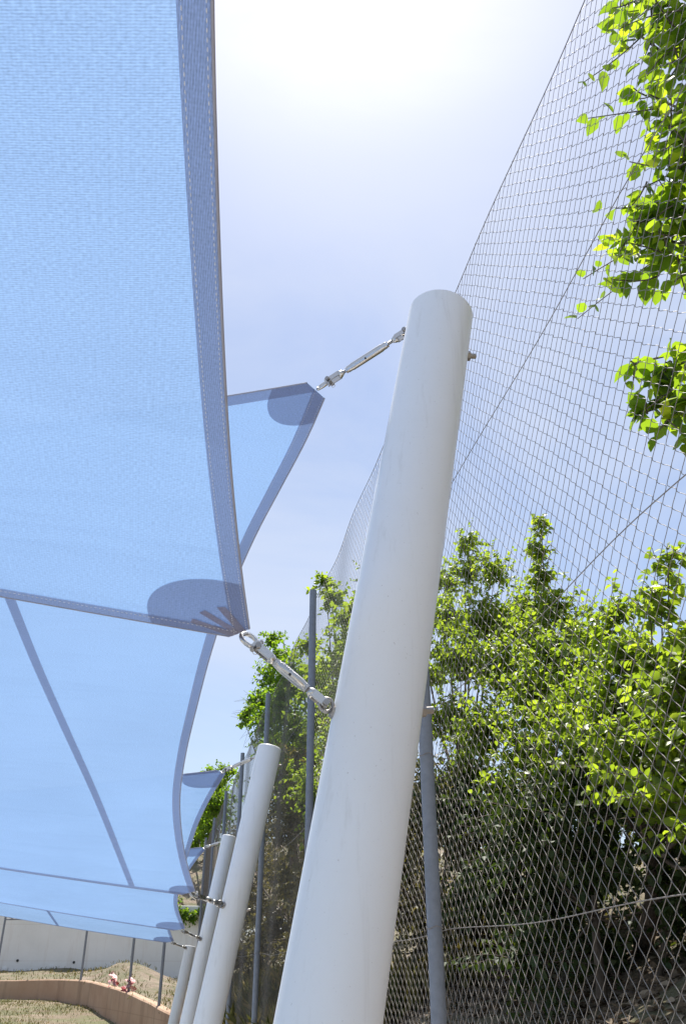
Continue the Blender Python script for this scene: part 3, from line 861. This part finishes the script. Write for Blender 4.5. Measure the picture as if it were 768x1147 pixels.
# main bushy trees behind the fence
NL += tree('tree', 'bushy bright green tree seen through the mesh right beside the nearest pole', 'tree', at_x(520,1120,3.6)*1.0,
    cl([(520,612,3.5,.22,14), (526,640,3.5,.3,20), (497,655,3.5,.3,20), (553,642,3.6,.3,20), (500,700,3.3,.42,30), (540,700,3.5,.45,34), (515,745,3.2,.45,34), (560,750,3.3,.45,34),
        (480,760,3.2,.4,26), (500,810,3.0,.4,28), (545,820,3.0,.4,30), (575,700,3.9,.4,24), (470,690,3.7,.4,24), (450,740,3.7,.4,22), (525,870,3.0,.35,22)]),
    MT['leaf_main'], .078, 1.0, .08, .55, 'broadleaf trees behind the fence', stems=3)
NL += tree('tree', 'tree behind the fence with one tall shoot rising above its neighbours', 'tree', at_x(610,1110,3.9),
    cl([(606,592,3.6,.15,11), (603,618,3.6,.17,12), (607,650,3.6,.22,15), (598,690,3.6,.33,24), (628,690,3.6,.32,22), (585,720,3.7,.4,28), (620,740,3.4,.45,34), (600,790,3.2,.45,34),
        (645,770,3.4,.42,30), (640,820,3.1,.42,30), (590,850,3.0,.38,26), (640,880,3.0,.38,24), (655,720,3.7,.22,12), (565,900,3.0,.3,16)]),
    MT['leaf_main'], .078, 1.0, .08, .6, 'broadleaf trees behind the fence', stems=3)
NL += tree('tree', 'leafy tree behind the fence at the right edge, with thin upright twigs', 'tree', at_x(720,1090,4.0),
    cl([(748,632,3.0,.12,8), (740,668,3.0,.16,11), (728,690,3.0,.15,9), (690,690,3.3,.24,16), (672,720,3.3,.28,18), (700,740,3.1,.36,26), (740,745,3.0,.24,16), (765,770,2.9,.28,20),
        (690,800,3.0,.4,30), (740,815,2.9,.38,30), (775,840,2.8,.36,24), (700,860,2.8,.36,26), (750,890,2.8,.36,24), (660,840,3.0,.38,26), (800,760,3.0,.4,22), (800,900,2.8,.4,20), (775,715,3.0,.13,7)]),
    MT['leaf_main'], .078, 1.0, .08, .5, 'broadleaf trees behind the fence', stems=3)
NL += tree('tree', 'yellow green tree half hidden behind the nearest pole, crossing the post top', 'tree', at_x(405,1080,3.0),
    cl([(365,656,1.75,.2,16), (372,672,1.75,.2,14), (392,690,1.8,.26,18), (400,720,1.9,.3,20), (415,660,1.9,.25,16), (420,700,2.0,.35,24), (385,745,1.9,.42,28), (355,760,1.9,.4,26), (400,790,2.0,.45,28),
        (365,800,1.95,.45,28), (345,725,1.9,.26,14), (430,750,2.2,.5,28), (385,850,2.0,.5,28), (338,862,2.2,.55,30), (350,885,2.0,.5,26), (322,880,2.3,.55,28), (335,835,2.2,.5,26), (360,900,2.2,.5,24), (420,830,2.2,.5,28), (440,640,2.3,.4,22), (460,690,2.6,.5,26)]),
    MT['leaf_main'], .085, 1.0, .09, .4, 'broadleaf trees behind the fence', stems=2)
NL += tree('tree', 'bright green tree rising over the fence beyond the middle post', 'tree', (3.2, 20.5, g_bank(3.2, 20.5)),
    cl([(305,716,1.75,.24,14), (312,735,1.75,.3,18), (318,752,1.8,.36,20), (303,765,1.7,.36,22), (292,785,1.6,.36,22), (280,800,1.55,.34,20), (274,808,1.5,.22,12), (320,790,1.9,.5,26), (300,808,1.7,.45,26), (332,770,2.0,.5,24),
        (335,820,2.2,.6,28), (310,845,2.0,.6,26)]),
    MT['leaf_far'], .095, 1.0, .12, .3, 'broadleaf trees behind the fence')
NL += tree('tree', 'far bright green tree above the tall wall, behind the small sail corners', 'tree', (2.2, 41, WT-.3),
    cl([(236,893,1.9,.8,44), (228,915,1.8,.8,44), (243,905,2.0,.8,40), (222,935,1.7,.8,40), (246,880,2.0,.4,18), (235,925,1.9,.9,44), (248,895,2.2,.7,30), (250,860,2.1,.25,8), (234,862,1.7,.22,8), (256,868,2.1,.5,20), (218,950,1.6,.6,26)]),
    MT['leaf_far'], .15, .9, .2, .3, 'broadleaf trees behind the fence')
# dull olive growth along the fence further on
for i, (y, hgt, lab) in enumerate(((10.5, 2.5, 'dull olive shrub tree behind the fence, beside the second pole'), (15, 3.2, 'brownish olive tree behind the fence past the second pole'),
                            (20, 3.6, 'tall brownish olive tree along the far half of the fence'), (26, 3.6, 'farthest brownish olive tree by the fence end'))):
    bx_ = 2.9; bz = g_bank(bx_, y); lst = []
    for k in range(26):
        zz = bz + .3 + (hgt-.2)*rng.uniform(0, 1)
        lst.append((Vector((rng.uniform(1.9, 4.2), y + rng.uniform(-2.6, 2.6), zz)), rng.uniform(.4, .6), 22))
    NL += tree('olive_tree', lab, 'tree', (bx_, y, bz), lst, MT['leaf_olive'], .09, 1.0, .12, .3, 'olive trees along the fence', stems=2)
# dark undergrowth on the bank
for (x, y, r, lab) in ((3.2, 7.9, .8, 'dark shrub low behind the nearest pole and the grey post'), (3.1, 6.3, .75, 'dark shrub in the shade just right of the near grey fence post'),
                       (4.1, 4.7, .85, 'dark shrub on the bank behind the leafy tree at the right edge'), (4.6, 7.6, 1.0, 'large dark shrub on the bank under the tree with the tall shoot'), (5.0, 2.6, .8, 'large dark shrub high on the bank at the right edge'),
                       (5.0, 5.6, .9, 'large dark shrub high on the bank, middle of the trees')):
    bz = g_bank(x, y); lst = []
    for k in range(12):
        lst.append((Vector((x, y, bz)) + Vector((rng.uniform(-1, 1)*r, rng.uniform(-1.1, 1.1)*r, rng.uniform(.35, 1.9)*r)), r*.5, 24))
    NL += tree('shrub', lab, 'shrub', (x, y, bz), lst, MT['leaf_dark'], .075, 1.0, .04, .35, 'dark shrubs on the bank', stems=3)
# leafy plant hanging over the tall wall
lst = [(Vector((x, WY-.15, WT - rng.uniform(0, .35))), .35, 16) for x in np.linspace(-.9, 2.3, 9)]
NL += tree('climbing_plant', 'green leafy plant hanging over the top of the tall grey wall', 'plant', (1.2, WY+.6, WT-.1), lst, MT['leaf_far'], .13, 1.0, .05, -.3, None)
print('LEAVES', NL)

# grass, litter, flowers -------------------------------------------------
def scatter(name, pts, ln, mat, flat=False, kindlabel=None, wide=.12):
    n = len(pts); C = np.array(pts)
    if flat:
        D = rng.normal(size=(n, 3)); D[:, 2] *= .25; N = np.array([0, 0, 1.0]) + rng.normal(size=(n, 3))*.35
    else:
        D = rng.normal(size=(n, 3))*.45; D[:, 2] = 1; N = rng.normal(size=(n, 3))
    m = leaves_mesh(name, C, D, N, ln*rng.uniform(.5, 1.3, n), np.clip(rng.beta(2, 2, n), 0, 1), wide)
    o = obj(name, m, mat); o['kind'] = 'stuff'
    if kindlabel: o['label'] = kindlabel[0]; o['category'] = kindlabel[1]
    return o
pts = []
while len(pts) < 16000:
    x, y = rng.uniform(-9, 1.0), rng.uniform(19, 34)
    if vnoise(x*.55+9, y*.5) + rng.normal()*.13 > .08: pts.append((x, y, g_court(x, y)-.005))
scatter('grass', pts, .065, MT['dry'], False, ('patchy short grass on the dirt yard', 'grass'))
pts = []
while len(pts) < 9000:
    x, y = FX + .06 + abs(rng.normal())*.7, rng.uniform(8.2, 26)
    if vnoise(x*.8+2, y*.7) + rng.normal()*.2 > -.1: pts.append((x, y, g_bank(x, y)-.005))
scatter('tall_grass', pts, .36, MT['dry'], False, ('dry grass tufts along the foot of the fence', 'grass'), .06)
pts = []
for _ in range(2600):
    i = rng.integers(4, 52); k = rng.integers(1, 11); v = rows[i][k] if False else None
for o_ in [so_]:
    vv = [v.co.copy() for v in o_.data.vertices]
for _ in range(3500):
    v = vv[rng.integers(0, len(vv))]
    if v.x > -8: pts.append((v.x + rng.normal()*.15, v.y + rng.normal()*.2, v.z - .02))
scatter('weeds', pts, .11, MT['dry'], False, ('weeds on the soil behind the planter wall', 'weeds'))
pts = [(x, y, g_bank(x, y) + .012) for x, y in zip(FX + .1 + rng.uniform(0, 3.2, 9000), rng.uniform(1.2, 9.5, 9000))]
scatter('leaf_litter', pts, .075, MT['litter'], True, ('dry fallen leaves covering the bank', 'leaves'), .9)
pts = []
for _ in range(120):
    x, y = FX + .15 + rng.uniform(0, .5), rng.choice([8.2, 9.0, 9.7, 10.4]) + rng.normal()*.25
    pts.append((x, y, g_bank(x, y) + rng.uniform(.2, .42)))
scatter('wildflowers', pts, .05, MT['petal'], True, ('small red wildflowers in the grass by the fence', 'flowers'), 1.2)
# pale stones on the bank
for (px, py, X, r, lab) in ((594,1132,2.0,.085, 'pale stone on the bank at the bottom, left of the leaf litter'), (520,1140,1.8,.06, 'small pale stone low on the bank near the grey post'),
                            (655,1143,1.85,.07, 'pale stone at the bottom edge amid dry leaves'), (470,1143,1.6,.05, 'smallest pale stone, between near pole and grey post')):
    p = at_x(px, py, X); p.z = g_bank(p.x, p.y) + r*.25
    bm = bmesh.new(); bmesh.ops.create_icosphere(bm, subdivisions=3, radius=r)
    for v in bm.verts:
        k = 1 + .5*vnoise(v.co.x*14/r*.08+px, v.co.y*14/r*.08) + .35*vnoise(v.co.z*25/r*.08, v.co.x*25/r*.08+py)
        v.co = Vector((v.co.x*1.2*k, v.co.y*k, v.co.z*.7*k))
    o = bm_obj('stone', bm, MT['stone'], None, False); o.location = p
    tag(o, lab, 'stone', 'pale stones on the bank')
